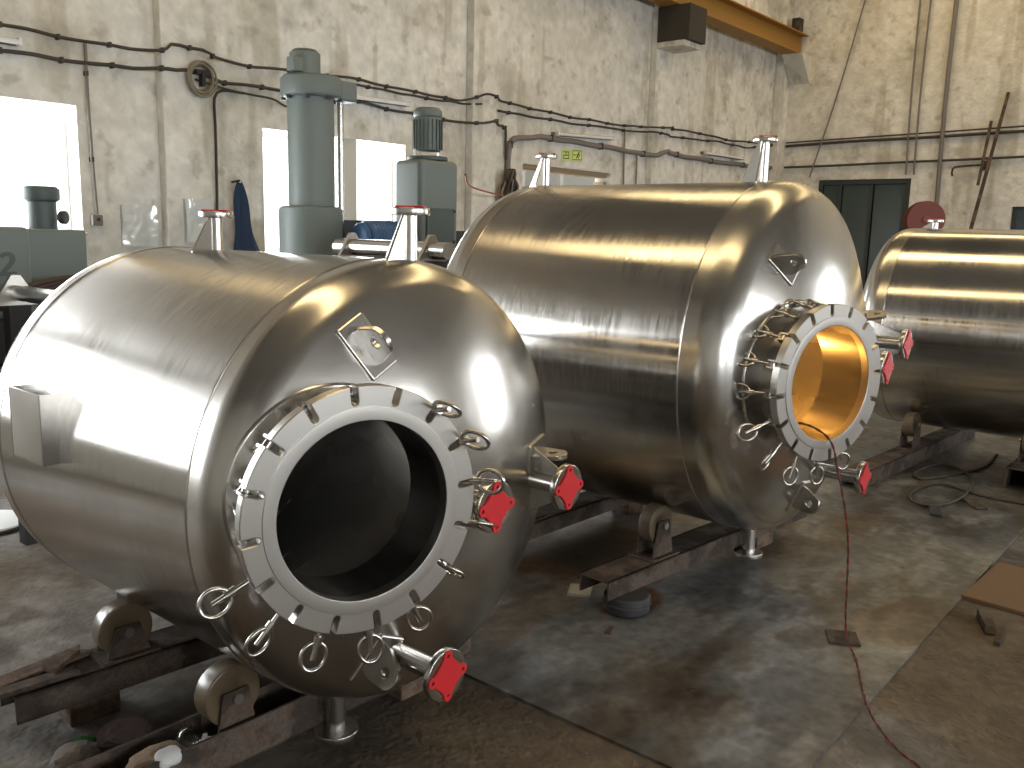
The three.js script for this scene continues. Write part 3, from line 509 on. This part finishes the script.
{ // notices in plastic sleeves, cloth, rag bundle
  for (const [x, y, w, h, l] of [[3.1, 1.585, 0.25, 0.28, 'wrinkled clear plastic covered notice left of the pilaster'], [3.5, 1.63, 0.22, 0.3, 'wrinkled clear plastic covered notice on the pilaster']]) {
    const z = Z0 + (x > 3.3 ? 0.09 : 0), t = thing('wall_notice', l, 'notice', [x, y, z], 0, 'notices in plastic on the wall');
    part('sheet', [bx(-w / 2, -h / 2, 0.002, w / 2, h / 2, 0.008)], M({ rgb: [0.55, 0.56, 0.54], roughness: 0.6 }), t);
    const g = new THREE.PlaneGeometry(w, h, 14, 14), p = g.attributes.position; for (let i = 0; i < p.count; i++) p.setZ(i, 0.012 + 0.05 * Math.max(0, fbm(p.getX(i) * 1.6 + x, p.getY(i) * 1.2 + 0.3, 9, 3) - 0.25)); g.computeVertexNormals();
    part('plastic_sleeve', [g], M({ rgb: [0.7, 0.72, 0.72], roughness: 0.12, clearcoat: 1 }), t);
  }
  const c = thing('blue_cloth', 'blue work coat hanging on the wall by the window', 'coat', [3.86, 1.42, Z0 + 0.045]);
  part('fabric', grid(20, 24, (i, j) => { const v = j / 24, u = i / 20 * 2 - 1, w = 0.012 + 0.1 * Math.pow(v, 0.8) + 0.012 * Math.sin(v * 7); const x = -0.02 + u * w + 0.05 * v, y = 0.5 - v * 0.52 - 0.02 * Math.cos(u * 2), z = 0.05 + 0.03 * Math.cos(u * 1.5) + 0.014 * Math.sin(u * 9 + v * 3); return { p: V(x, y, z), n: V(0.35 * u - 0.4 * Math.cos(u * 9 + v * 3), 0.1, 1).normalize(), uv: [x, y] }; }), M({ rgb: [0.03, 0.055, 0.12], roughness: 0.9 }), c);
  part('peg', [rod(V(-0.02, 0.5, -0.04), V(-0.02, 0.51, 0.06), 0.008)], mat.dark, c);
  const b = thing('cable_bundle', 'brown tangle of cables and rags hanging by the doorway conduit', 'cable bundle', [6.9, 1.75, Z0 + 0.14]);
  for (let k = 0; k < 22; k++) { const pts = []; let x = (rnd() - 0.5) * 0.06, y = 0.46, z = (rnd() - 0.5) * 0.05; for (let q = 0; q < 6; q++) { pts.push([x, y, z]); x += (rnd() - 0.5) * 0.13; y -= 0.04 + rnd() * 0.07; z = Math.max(-0.06, z + (rnd() - 0.5) * 0.06); } part('strand', [tube(pts, 0.009 + rnd() * 0.01, 5, 4)], [mat.cable, mat.rust, mat.conduit][k % 3], b); }
  const d = thing('wall_reel', 'black round reel with pale hub hung on the wall by the gear unit', 'reel', [6.1, 1.86, Z0]);
  part('rim', [chamferDisc(V(0, 0, 0), V(0, 0, 1), 0.085, 0.06, 0.01)], mat.blackIron, d); part('hub', [chamferDisc(V(0, 0, 0.06), V(0, 0, 1), 0.025, 0.012)], mat.white, d);
}
// end wall: cables, ropes, pole
const endRun = (name, label, cat, pts, r, m = mat.cable, off = 0.03) => single(name, [tube(pts.map(([z, y]) => [X1 - off, y, z]), r, 6, 6)], m, label, cat);
endRun('end_wall_cable', 'upper black cable along the end wall', 'cable', [[-5.85, 2.98], [-5.2, 3.0], [-4.737, 3.01], [-3.917, 3.013], [-3.162, 3.027], [-2.2, 3.04], [0, 3.05]], 0.022);
endRun('end_wall_cable', 'thin black cable just over the upper one on the end wall', 'cable', [[-5.85, 3.03], [-5.0, 3.05], [-4.0, 3.07], [-3.0, 3.09], [-2, 3.11], [0, 3.12]], 0.012);
endRun('end_wall_cable', 'lower black cable along the end wall above the green door', 'cable', [[-5.85, 2.667], [-5.145, 2.672], [-4.152, 2.69], [-3.375, 2.699], [-2.0, 2.72], [0, 2.72]], 0.018);
endRun('hoist_rope', 'slack grey rope slanting down the end wall to the green door', 'rope', [[-4.7, 5.5], [-4.821, 4.942], [-5.111, 3.677], [-5.434, 2.505]], 0.012, mat.conduit, 0.06);
endRun('drop_pipe', 'thin vertical pipe by the door edge on the end wall', 'pipe', [[-4.08, 5.6], [-4.083, 3.663], [-4.056, 2.517]], 0.014, mat.conduit, 0.04);
endRun('drop_pipe', 'thin vertical pipe right beside its twin on the end wall', 'pipe', [[-3.93, 5.6], [-3.964, 3.654], [-3.95, 2.514]], 0.014, mat.conduit, 0.04);
endRun('drop_pipe', 'thicker vertical pipe behind the red reel', 'pipe', [[-3.6, 5.6], [-3.63, 3.62], [-3.6, 1.5]], 0.03, mat.conduit, 0.05);
{ const t = thing('leaning_pole', 'weathered wooden pole with hook leaning on the end wall', 'pole', [13.0, 0, -3.35]);
  part('pole', [rod(V(0, 0, 0), V(0.29, 3.53, 0.48), 0.028, 0.022, 8)], mat.wood, t); part('splint', [rod(V(0.18, 2.35, 0.26), V(0.27, 3.18, 0.32), 0.02, 0.02, 8)], mat.wood, t);
  const w = thing('wall_bracket', 'rusty bracket arm on the end wall beside the pole', 'bracket', [X1, 2.6, -3.05]); part('arm', [tube([[0, 0.02, 0], [-0.05, 0.02, -0.1], [-0.07, 0, -0.36], [-0.07, -0.06, -0.4], [-0.07, -0.12, -0.39]], 0.014)], mat.rust, w); part('plate', [bx(-0.012, -0.05, -0.04, 0, 0.08, 0.04)], mat.rust, w); }
{ // red reel on its stand between the far vessel and the end wall
  const t = thing('hose_reel', 'rust red round reel on a stand behind the far vessel', 'reel', [12.4, 0, -3.5]);
  const d = V(-0.85, 0, 0.53); part('side_plate', [chamferDisc(V(0, 1.88, 0).addScaledVector(d, 0.08), d, 0.235, 0.012, 0.003)], M({ rgb: [0.20, 0.055, 0.045], roughness: 0.6 }), t);
  part('side_plate', [chamferDisc(V(0, 1.88, 0).addScaledVector(d, -0.08), d, 0.235, 0.012, 0.003)], M({ rgb: [0.20, 0.055, 0.045], roughness: 0.6 }), t);
  part('drum', [rod(V(0, 1.88, 0).addScaledVector(d, -0.08), V(0, 1.88, 0).addScaledVector(d, 0.08), 0.12, 0.12, 24)], mat.rust, t); part('hub', [chamferDisc(V(0, 1.88, 0).addScaledVector(d, 0.09), d, 0.05, 0.02)], M({ rgb: [0.2, 0.055, 0.045], roughness: 0.5 }), t);
  part('stand', [bx(-0.04, 0, -0.04, 0.04, 1.86, 0.04), bx(-0.25, 0, -0.25, 0.25, 0.03, 0.25)], mat.rust, t);
}

// ---------------------------------------------------------------- machines along the wall
{
  const t = thing('machine_column', 'tall grey green machine column with a motor on its head', 'machine', [3.86, 0, -5.05]);
  part('base', [chamferDisc(V(-0.02, 0, 0), V(0, 1, 0), 0.215, 1.74, 0.02)], mat.green, t); part('column', [chamferDisc(V(-0.01, 1.74, 0), V(0, 1, 0), 0.155, 0.72, 0.006)], mat.green, t);
  const h = part('head_casting', [chamferDisc(V(0.0, 2.45, 0), V(0, 1, 0), 0.205, 0.14, 0.02), bx(0.02, 2.45, -0.1, 0.3, 2.585, 0.12, 0.02)], mat.green, t); part('lifting_bolt', [rod(V(0.2, 2.58, 0), V(0.2, 2.61, 0), 0.03)], mat.green, h);
  const m = part('motor', [chamferDisc(V(-0.05, 2.59, 0), V(0, 1, 0), 0.1, 0.15, 0.01), chamferDisc(V(-0.05, 2.735, 0), V(0, 1, 0), 0.085, 0.02, 0.01)], mat.green, t); part('terminal_box', [bx(-0.2, 2.6, 0, -0.12, 2.69, 0.08, 0.008)], mat.green, m);
  part('guide_rod', [rod(V(0.2, 1.4, 0.05), V(0.2, 2.46, 0.05), 0.022, 0.022, 14)], mat.pipe, t, 'bright steel guide rod');
  for (let k = 0; k < 8; k++) { const a = k * Math.PI / 4; part('bolt', [rod(V(0.185 * Math.cos(a), 2.435, 0.185 * Math.sin(a)), V(0.185 * Math.cos(a), 2.455, 0.185 * Math.sin(a)), 0.016, 0.016, 6)], mat.blackIron, t); }
  const b = thing('blue_motor', 'blue electric motor beside the machine column', 'motor', [4.2, 1.44, -4.75]);
  part('motor_body', [chamferDisc(V(-0.16, 0.1, 0), V(1, 0, 0), 0.115, 0.3, 0.03)], mat.blueMotor, b); for (let k = 0; k < 7; k++) part('cooling_fin', [new THREE.TorusGeometry(0.115, 0.005, 5, 28).rotateY(Math.PI / 2).translate(-0.1 + k * 0.03, 0.1, 0)], mat.blueMotor, b); part('fan_cover', [chamferDisc(V(-0.2, 0.1, 0), V(1, 0, 0), 0.1, 0.05, 0.02)], mat.blueMotor, b); part('foot', [bx(-0.1, -0.025, -0.1, 0.12, 0.01, 0.1)], mat.blueMotor, b);
  const r = thing('machine_arm', 'black machine bed running between column and gear unit', 'machine', [4.1, 0, -5.0]);
  part('bed', [bx(0.02, 1.18, -0.15, 1.9, 1.4, 0.35, 0.01)], mat.blackIron, r); part('upper_slide', [bx(0.04, 1.4, -0.1, 0.42, 1.66, 0.08, 0.01)], mat.blackIron, r); part('upper_slide', [bx(1.0, 1.4, -0.12, 1.85, 1.6, 0.1, 0.01)], mat.blackIron, r); for (const x of [0.3, 1.5]) part('leg', [bx(x, 0, -0.1, x + 0.2, 1.18, 0.25)], mat.blackIron, r); part('side_plate', [bx(0.42, 1.4, 0.09, 0.52, 1.52, 0.11)], mat.green, r);
  const g = thing('gear_unit', 'grey green gear housing with a ribbed motor on top', 'machine', [4.72, 1.4, -4.83]); g.rotation.y = -0.1;
  part('housing', [new RoundedBoxGeometry(0.36, 0.7, 0.32, 4, 0.04).translate(0, 0.35, 0)], mat.green, g); const pn = part('cover_plate', [bx(-0.13, 0.1, 0.16, 0.13, 0.36, 0.175, 0.006)], mat.greenDark, g);
  for (const [x, y] of [[-0.11, 0.12], [0.13, 0.12], [-0.11, 0.34], [0.13, 0.34]]) part('cover_bolt', [rod(V(x * 0.95, y, 0.17), V(x * 0.95, y, 0.185), 0.01, 0.01, 6)], mat.blackIron, pn);
  part('flange_plate', [chamferDisc(V(0.01, 0.7, 0), V(0, 1, 0), 0.15, 0.03, 0.005)], mat.greenDark, g); const mo = part('motor', [chamferDisc(V(0.01, 0.77, 0), V(0, 1, 0), 0.1, 0.24, 0.01), chamferDisc(V(0.01, 1.0, 0), V(0, 1, 0), 0.105, 0.075, 0.02)], mat.green, g);
  for (let k = 0; k < 20; k++) { const a = k * Math.PI / 10; part('cooling_fin', [bx(0.096, 0.78, -0.003, 0.11, 0.99, 0.003).rotateY(a).translate(0.01, 0, 0)], mat.greenDark, mo); } for (const x of [-0.1, 0.12]) part('motor_foot', [bx(x - 0.012, 0.72, -0.012, x + 0.012, 0.78, 0.012)], mat.pipe, g);
  part('hand_lever', [rod(V(0.19, 0.2, 0.05), V(0.21, 0.52, 0.05), 0.012)], mat.blackIron, g);
  single('slack_line', [tube([[5.05, 2.02, -4.75], [5.6, 1.97, -5.2], [6.5, 1.95, -5.7], [6.86, 1.92, -5.78]], 0.008, 6, 8)], M({ rgb: [0.3, 0.09, 0.06], roughness: 0.7 }), 'thin red line from the gear unit to the cable tangle', 'rope');
  // bright shafts on stands
  const shaft = (x, y, z0, z1, r, label) => { const s = thing('steel_shaft', label, 'shaft', [x, 0, (z0 + z1) / 2], 0, 'bright shafts on trestles'); const h = (z1 - z0) / 2; part('shaft', [rod(V(0, y, -h), V(0, y, h), r, r, 28)], mat.pipe, s);
    for (const q of [-h + 0.12, h - 0.15]) { const p = new THREE.Shape(); p.moveTo(-0.11, -0.06); p.lineTo(0.11, -0.06); p.lineTo(0.02, 0.085); p.lineTo(-0.02, 0.085); p.closePath(); const c = new THREE.Path(); c.absarc(0, 0, r, 0, 7, true); p.holes.push(c); const g2 = extrude(p, 0.02, 0.002); g2.translate(0, y, q); part('end_bearing', [metric(g2)], mat.dullSteel, s); part('trestle_leg', [bx(-0.05, 0, q - 0.03, 0.05, y - 0.06, q + 0.05)], mat.blackIron, s); } };
  shaft(3.6, 1.487, -4.46, -3.5, 0.05, 'bright steel shaft on trestles behind the two front vessels'); shaft(1.75, 1.258, -4.74, -3.45, 0.038, 'bright steel shaft beside the green machine numbered 2');
}
{ // green machine at the left edge
  const t = thing('numbered_machine', 'green machine marked 2 with motor on top before the left window', 'machine', [1.72, -0.2976, -5.1]); t.scale.setScalar(1.186);
  part('cabinet', [bx(-0.6, 1.19, -0.35, 0.16, 1.575, 0.25, 0.02)], mat.green, t); part('cabinet_wing', [bx(0.16, 1.19, -0.3, 0.47, 1.565, 0.1, 0.015)], mat.green, t);
  const m = part('motor', [chamferDisc(V(0.36, 1.56, -0.1), V(0, 1, 0), 0.062, 0.14, 0.006), chamferDisc(V(0.36, 1.69, -0.1), V(0, 1, 0), 0.078, 0.07, 0.012)], mat.greenDark, t); part('pulley', [chamferDisc(V(0.41, 1.62, -0.03), V(0.6, 0, 0.8), 0.03, 0.03)], mat.blackIron, m);
  part('spindle', [rod(V(0.38, 1.55, 0.08), V(0.52, 1.55, -0.02), 0.012)], mat.pipe, t);
  part('bed', [bx(-0.6, 0.98, -0.3, 0.3, 1.19, 0.2, 0.02)], mat.blackIron, t); part('table', [bx(-0.6, 0.86, -0.3, 0.42, 0.98, 0.3, 0.01)], mat.greenDark, t);
  for (const [x, z] of [[-0.5, -0.2], [0.28, -0.2], [-0.5, 0.2], [0.28, 0.2]]) part('leg', [bx(x - 0.05, 0.251, z - 0.05, x + 0.05, 0.86, z + 0.05)], mat.blackIron, t);
  for (let k = 0; k < 3; k++) part('hose', [tube([[-0.2, 1.15, 0.24 + 0.01 * k], [0.1, 1.27 + 0.02 * k, 0.27], [0.3, 1.33 + 0.012 * k, 0.25], [0.5, 1.34, 0.22], [0.62, 1.26, 0.2], [0.66, 1.1, 0.2]], 0.014, 6, 8)], M({ rgb: [0.07, 0.045, 0.045], roughness: 0.6 }), t);
  const tg = new TextGeometry('-2', { font, size: 0.1, depth: 0.002, curveSegments: 5 }); tg.translate(-0.02, 1.37, 0.251); part('number_marking', [tg], mat.greenDark, t, 'dark stencilled -2');
  const d = thing('round_lid', 'white round lid lying on the floor behind the small vessel', 'lid', [1.68, 0, -5.02]); part('lid', [chamferDisc(V(0, 0, 0), V(0, 1, 0), 0.2, 0.03, 0.008)], mat.white, d); part('rim_band', [new THREE.TorusGeometry(0.2, 0.01, 6, 40).rotateX(Math.PI / 2).translate(0, 0.012, 0)], mat.blackIron, d);
}

// ---------------------------------------------------------------- on the floor
{
  const w = 6.2, d = 2.95, sp = (u, v, cu, cv, ru, rv) => Math.exp(-(((u - cu) / ru) ** 2) - ((v - cv) / rv) ** 2);
  const plateRough = texture(512, 256, (u, v) => 0.7 + 0.7 * (fbm(u, v, 12, 5) - 0.5) + 0.25 * (fbm(u, v * 0.4, 60, 3) - 0.5), false); plateRough.wrapS = plateRough.wrapT = THREE.ClampToEdgeWrapping;
  const tx = texture(1024, 512, (u, v) => {
    const x = u * w, z = v * d, q = fbm(u, v, 14, 5), f = fbm(u * 2, v, 90, 3), s = fbm(u + 0.3, v * 0.5, 30, 4), e = fbm(u + 0.6, v + 0.2, 22, 5);
    let c = mix([0.52, 0.53, 0.54], [0.43, 0.435, 0.44], step(0.35, 0.68, q));
    c = mix(c, [0.62, 0.63, 0.64], 0.6 * step(0.5, 0.72, e));
    c = mix(c, [0.36, 0.36, 0.355], 0.5 * step(0.5, 0.7, s));
    c = mix(c, [0.27, 0.20, 0.13], 0.8 * step(0.3, 0.6, sp(x, z, 1.35, 1.3, 0.5, 0.45) + 0.6 * (e - 0.5)));
    c = mix(c, [0.45, 0.25, 0.12], 0.75 * step(0.35, 0.6, sp(x, z, 0.98, 1.85, 0.22, 0.14) + 0.7 * (q - 0.5)));
    c = mix(c, [0.42, 0.36, 0.28], 0.45 * step(0.5, 0.68, fbm(u + 0.45, v + 0.15, 10, 5)));
    c = mix(c, [0.25, 0.19, 0.14], 0.35 * step(0.55, 0.72, fbm(u + 0.1, v + 0.7, 18, 4)));
    return c.map((k) => k * (0.82 + 0.36 * f));
  });
  tx.wrapS = tx.wrapT = THREE.ClampToEdgeWrapping;
  const m = M({ map: tx, roughness: 0.62, roughnessMap: plateRough, metalness: 0.55, bumpMap: floorBump, bumpScale: 0.002 });
  const t = thing('floor_plate', 'large worn steel plate with rust stains lying on the floor under the vessels', 'steel plate', [2.22, 0, -0.88]);
  const g = new THREE.BoxGeometry(w, 0.011, d); g.translate(w / 2, 0.0055, -d / 2); const n = g.toNonIndexed(), p = n.attributes.position, uv = n.attributes.uv; for (let i = 0; i < p.count; i++) uv.setXY(i, p.getX(i) / w, 1 + p.getZ(i) / d);
  part('plate', n, m, t);
}
{
  const T = (x, z, turn, name, label, cat) => thing(name, label, cat, [x, 0, z], turn);
  let t = T(4.55, -0.56, -0.06, 'wooden_board', 'brown plywood board lying at the edge of the steel plate', 'board'); part('board', [bx(-0.3, 0, -0.31, 0.3, 0.02, 0.3, 0.004)], M({ rgb: [0.17, 0.105, 0.055], roughness: 0.85, bumpMap: floorBump, bumpScale: 0.003 }), t);
  t = T(4.03, -0.72, 0.4, 'steel_offcut', 'short steel angle offcut by the plywood board', 'offcut'); part('leg_a', [bx(-0.09, 0, -0.03, 0.09, 0.006, 0.03)], mat.rust, t); part('leg_b', [bx(-0.09, 0, -0.03, 0.09, 0.04, -0.024)], mat.rust, t);
  t = T(3.95, -0.66, 0.1, 'steel_offcut', 'thin steel bar offcut in front of the angle piece', 'offcut'); part('bar', [bx(-0.1, 0, -0.012, 0.1, 0.018, 0.012)], mat.rust, t);
  t = T(3.46, -1.13, 0.5, 'scrap_plate', 'small square steel scrap under the red cord', 'scrap'); part('scrap', [bx(-0.06, 0.011, -0.06, 0.06, 0.02, 0.06)], mat.rust, t);
  t = T(3.12, -2.19, 0.5, 'scrap_plate', 'small pale square scrap beside the beam end', 'scrap'); part('scrap', [bx(-0.06, 0.011, -0.05, 0.06, 0.022, 0.05)], M({ rgb: [0.3, 0.28, 0.24], roughness: 0.7 }), t);
  t = T(2.87, -1.86, 0.3, 'steel_chip', 'rusty chip on the pale part of the plate', 'scrap'); part('chip', [bx(-0.03, 0.011, -0.012, 0.03, 0.022, 0.012)], mat.rust, t);
  t = T(5.88, -1.2, 0.6, 'steel_chip', 'dark flat scrap on the plate before the far vessel', 'scrap'); part('chip', [bx(-0.1, 0.011, -0.04, 0.1, 0.03, 0.04, 0.01)], mat.rust, t);
  t = T(5.55, -1.34, 0.3, 'steel_chip', 'second dark flat scrap beside the hose loops', 'scrap'); part('chip', [bx(-0.09, 0.011, -0.035, 0.09, 0.03, 0.035, 0.01)], mat.blackIron, t);
  t = T(3.1, -1.93, 0, 'support_puck', 'round black puck under the end of the box beam', 'puck'); part('puck', [chamferDisc(V(0, 0.011, 0), V(0, 1, 0), 0.1, 0.078, 0.01)], mat.blackIron, t); part('groove', [new THREE.TorusGeometry(0.1, 0.006, 6, 40).rotateX(Math.PI / 2).translate(0, 0.05, 0)], mat.blackIron, t);
  single('air_hose', [tube([[7.4, 0.022, -1.4], [6.9, 0.022, -1.38], [6.5, 0.022, -1.5], [6.25, 0.022, -1.62], [6.4, 0.022, -1.7], [6.8, 0.022, -1.62], [6.5, 0.022, -1.36], [5.9, 0.022, -1.3], [5.62, 0.022, -1.42], [5.8, 0.022, -1.56], [6.2, 0.024, -1.5], [6.1, 0.022, -1.2], [6.1, 0.022, -0.95]], 0.01, 6, 10)], mat.cable, 'black hose looped on the floor before the far vessel', 'hose');
  // cord of the inspection lamp: two strands twisted round each other
  const mc = V(T2.ax - 0.42, T2.ay - 0.015, T2.zs + 0.474), n = V(Math.sin(-0.3), 0, Math.cos(-0.3)), lip = mc.clone().add(V(0, -0.222, 0)).addScaledVector(n, 0.012), cin = mc.clone().add(V(0.02, -0.2, 0)).addScaledVector(n, -0.2);
  const path = new THREE.CatmullRomCurve3([V(T2.ax - 0.1, 0.38, -2.0), cin, lip, lip.clone().addScaledVector(n, 0.05).add(V(0.01, -0.12, 0)), V(3.47, 0.45, -1.15), V(3.485, 0.03, -1.125), V(3.3, 0.02, -1.02), V(2.93, 0.02, -0.84), V(2.8, 0.009, -0.72), V(2.7, 0.009, -0.58), V(2.5, 0.009, -0.45)]);
  const c = thing('lamp_cord', 'twisted red and black lamp cord hanging from the glowing manhole', 'cord');
  for (const s of [0, 1]) { const P = [], N = 320, fr = path.computeFrenetFrames(N); for (let i = 0; i <= N; i++) { const q = path.getPointAt(i / N), a = i * 0.62 + s * Math.PI; P.push(q.addScaledVector(fr.normals[i], 0.0024 * Math.cos(a)).addScaledVector(fr.binormals[i], 0.0024 * Math.sin(a))); } part(s ? 'black_strand' : 'red_strand', [tube(P, 0.0027, 5, 2)], s ? mat.cable : M({ rgb: [0.25, 0.03, 0.03], roughness: 0.6 }), c); }
}
{ // rubbish round the first vessel's stands
  const slab = (name, label, pos, turn, dims, m, tilt = 0) => { const t = thing(name, label, 'board', pos, turn, 'broken boards on the beam'); t.rotation.z = tilt; const [w, h, d] = dims, s = new THREE.Shape(); s.moveTo(-w / 2, -d / 2); s.lineTo(w / 2, -d / 2 * 0.8); s.lineTo(w / 2 * 0.9, d * 0.1); s.lineTo(w / 2, d / 2); s.lineTo(-w / 2 * 0.9, d / 2 * 0.9); s.lineTo(-w / 2, d * 0.05); s.closePath(); const g = extrude(s, h, 0.002); g.rotateX(-Math.PI / 2); part('splintered_board', [metric(g)], m, t); };
  slab('broken_board', 'splintered grey board lying across the beam end', [1.06, 0.18, -2.85], 0.12, [0.34, 0.014, 0.07], mat.wood);
  slab('broken_board', 'darker splintered board beside the grey one on the beam end', [1.0, 0.18, -2.77], -0.1, [0.3, 0.012, 0.05], mat.rust);
  slab('broken_board', 'short board scrap near the rear roller', [1.13, 0.196, -2.82], 0.5, [0.12, 0.014, 0.05], mat.wood, 0.03);
  let t = thing('glass_bulb', 'clear glass bulb resting in the trough beam', 'bulb', [1.19, 0.125, -2.14]);
  part('glass', [new THREE.SphereGeometry(0.045, 24, 16).translate(0, 0.05, 0)], M({ rgb: [0.95, 0.97, 0.97], roughness: 0.02, transmission: 1, thickness: 0.004, ior: 1.45 }), t); part('neck', [rod(V(0.02, 0.03, 0.0), V(0.08, 0.018, 0.01), 0.02, 0.014)], mat.white, t);
  const crumple = (name, label, pos, r, col, flat, sd) => { const g = new THREE.IcosahedronGeometry(r, 4), p = g.attributes.position; for (let i = 0; i < p.count; i++) { const v = V().fromBufferAttribute(p, i), k = 0.65 + 0.8 * fbm(Math.abs(v.x) * 6 + sd, Math.abs(v.y) * 6 + v.z * 4 + sd, 5, 4); v.multiplyScalar(k); p.setXYZ(i, v.x * 1.3, v.y * flat, v.z); } g.computeBoundingBox(); g.translate(0, -g.boundingBox.min.y, 0); g.computeVertexNormals(); const m = single(name, [g], M({ rgb: col, roughness: 0.75 }), label, name.split('_').pop()); m.position.set(...pos); return m; };
  crumple('brown_paper', 'crumpled brown paper in the trough beam', [1.09, 0.1, -2.15], 0.06, [0.22, 0.15, 0.09], 0.7, 0.2);
  crumple('white_plastic', 'crumpled white plastic scrap in the trough beam', [1.1, 0.15, -2.11], 0.026, [0.6, 0.6, 0.6], 0.9, 0.7);
  crumple('purple_rag', 'mauve grey rag between the two beams', [1.19, 0, -2.53], 0.06, [0.16, 0.12, 0.13], 0.6, 0.4);
  crumple('green_rag', 'small green rag between the two beams', [1.085, 0, -2.6], 0.03, [0.05, 0.2, 0.04], 0.6, 0.9);
  crumple('grey_stone', 'angular grey stone between the two beams', [1.02, 0, -2.5], 0.055, [0.2, 0.18, 0.17], 0.8, 0.1);
  crumple('pale_stone', 'pale stone lump left of the trough beam', [0.9, 0, -2.38], 0.055, [0.42, 0.42, 0.42], 0.6, 0.55);
}
renderer.render(scene, camera);
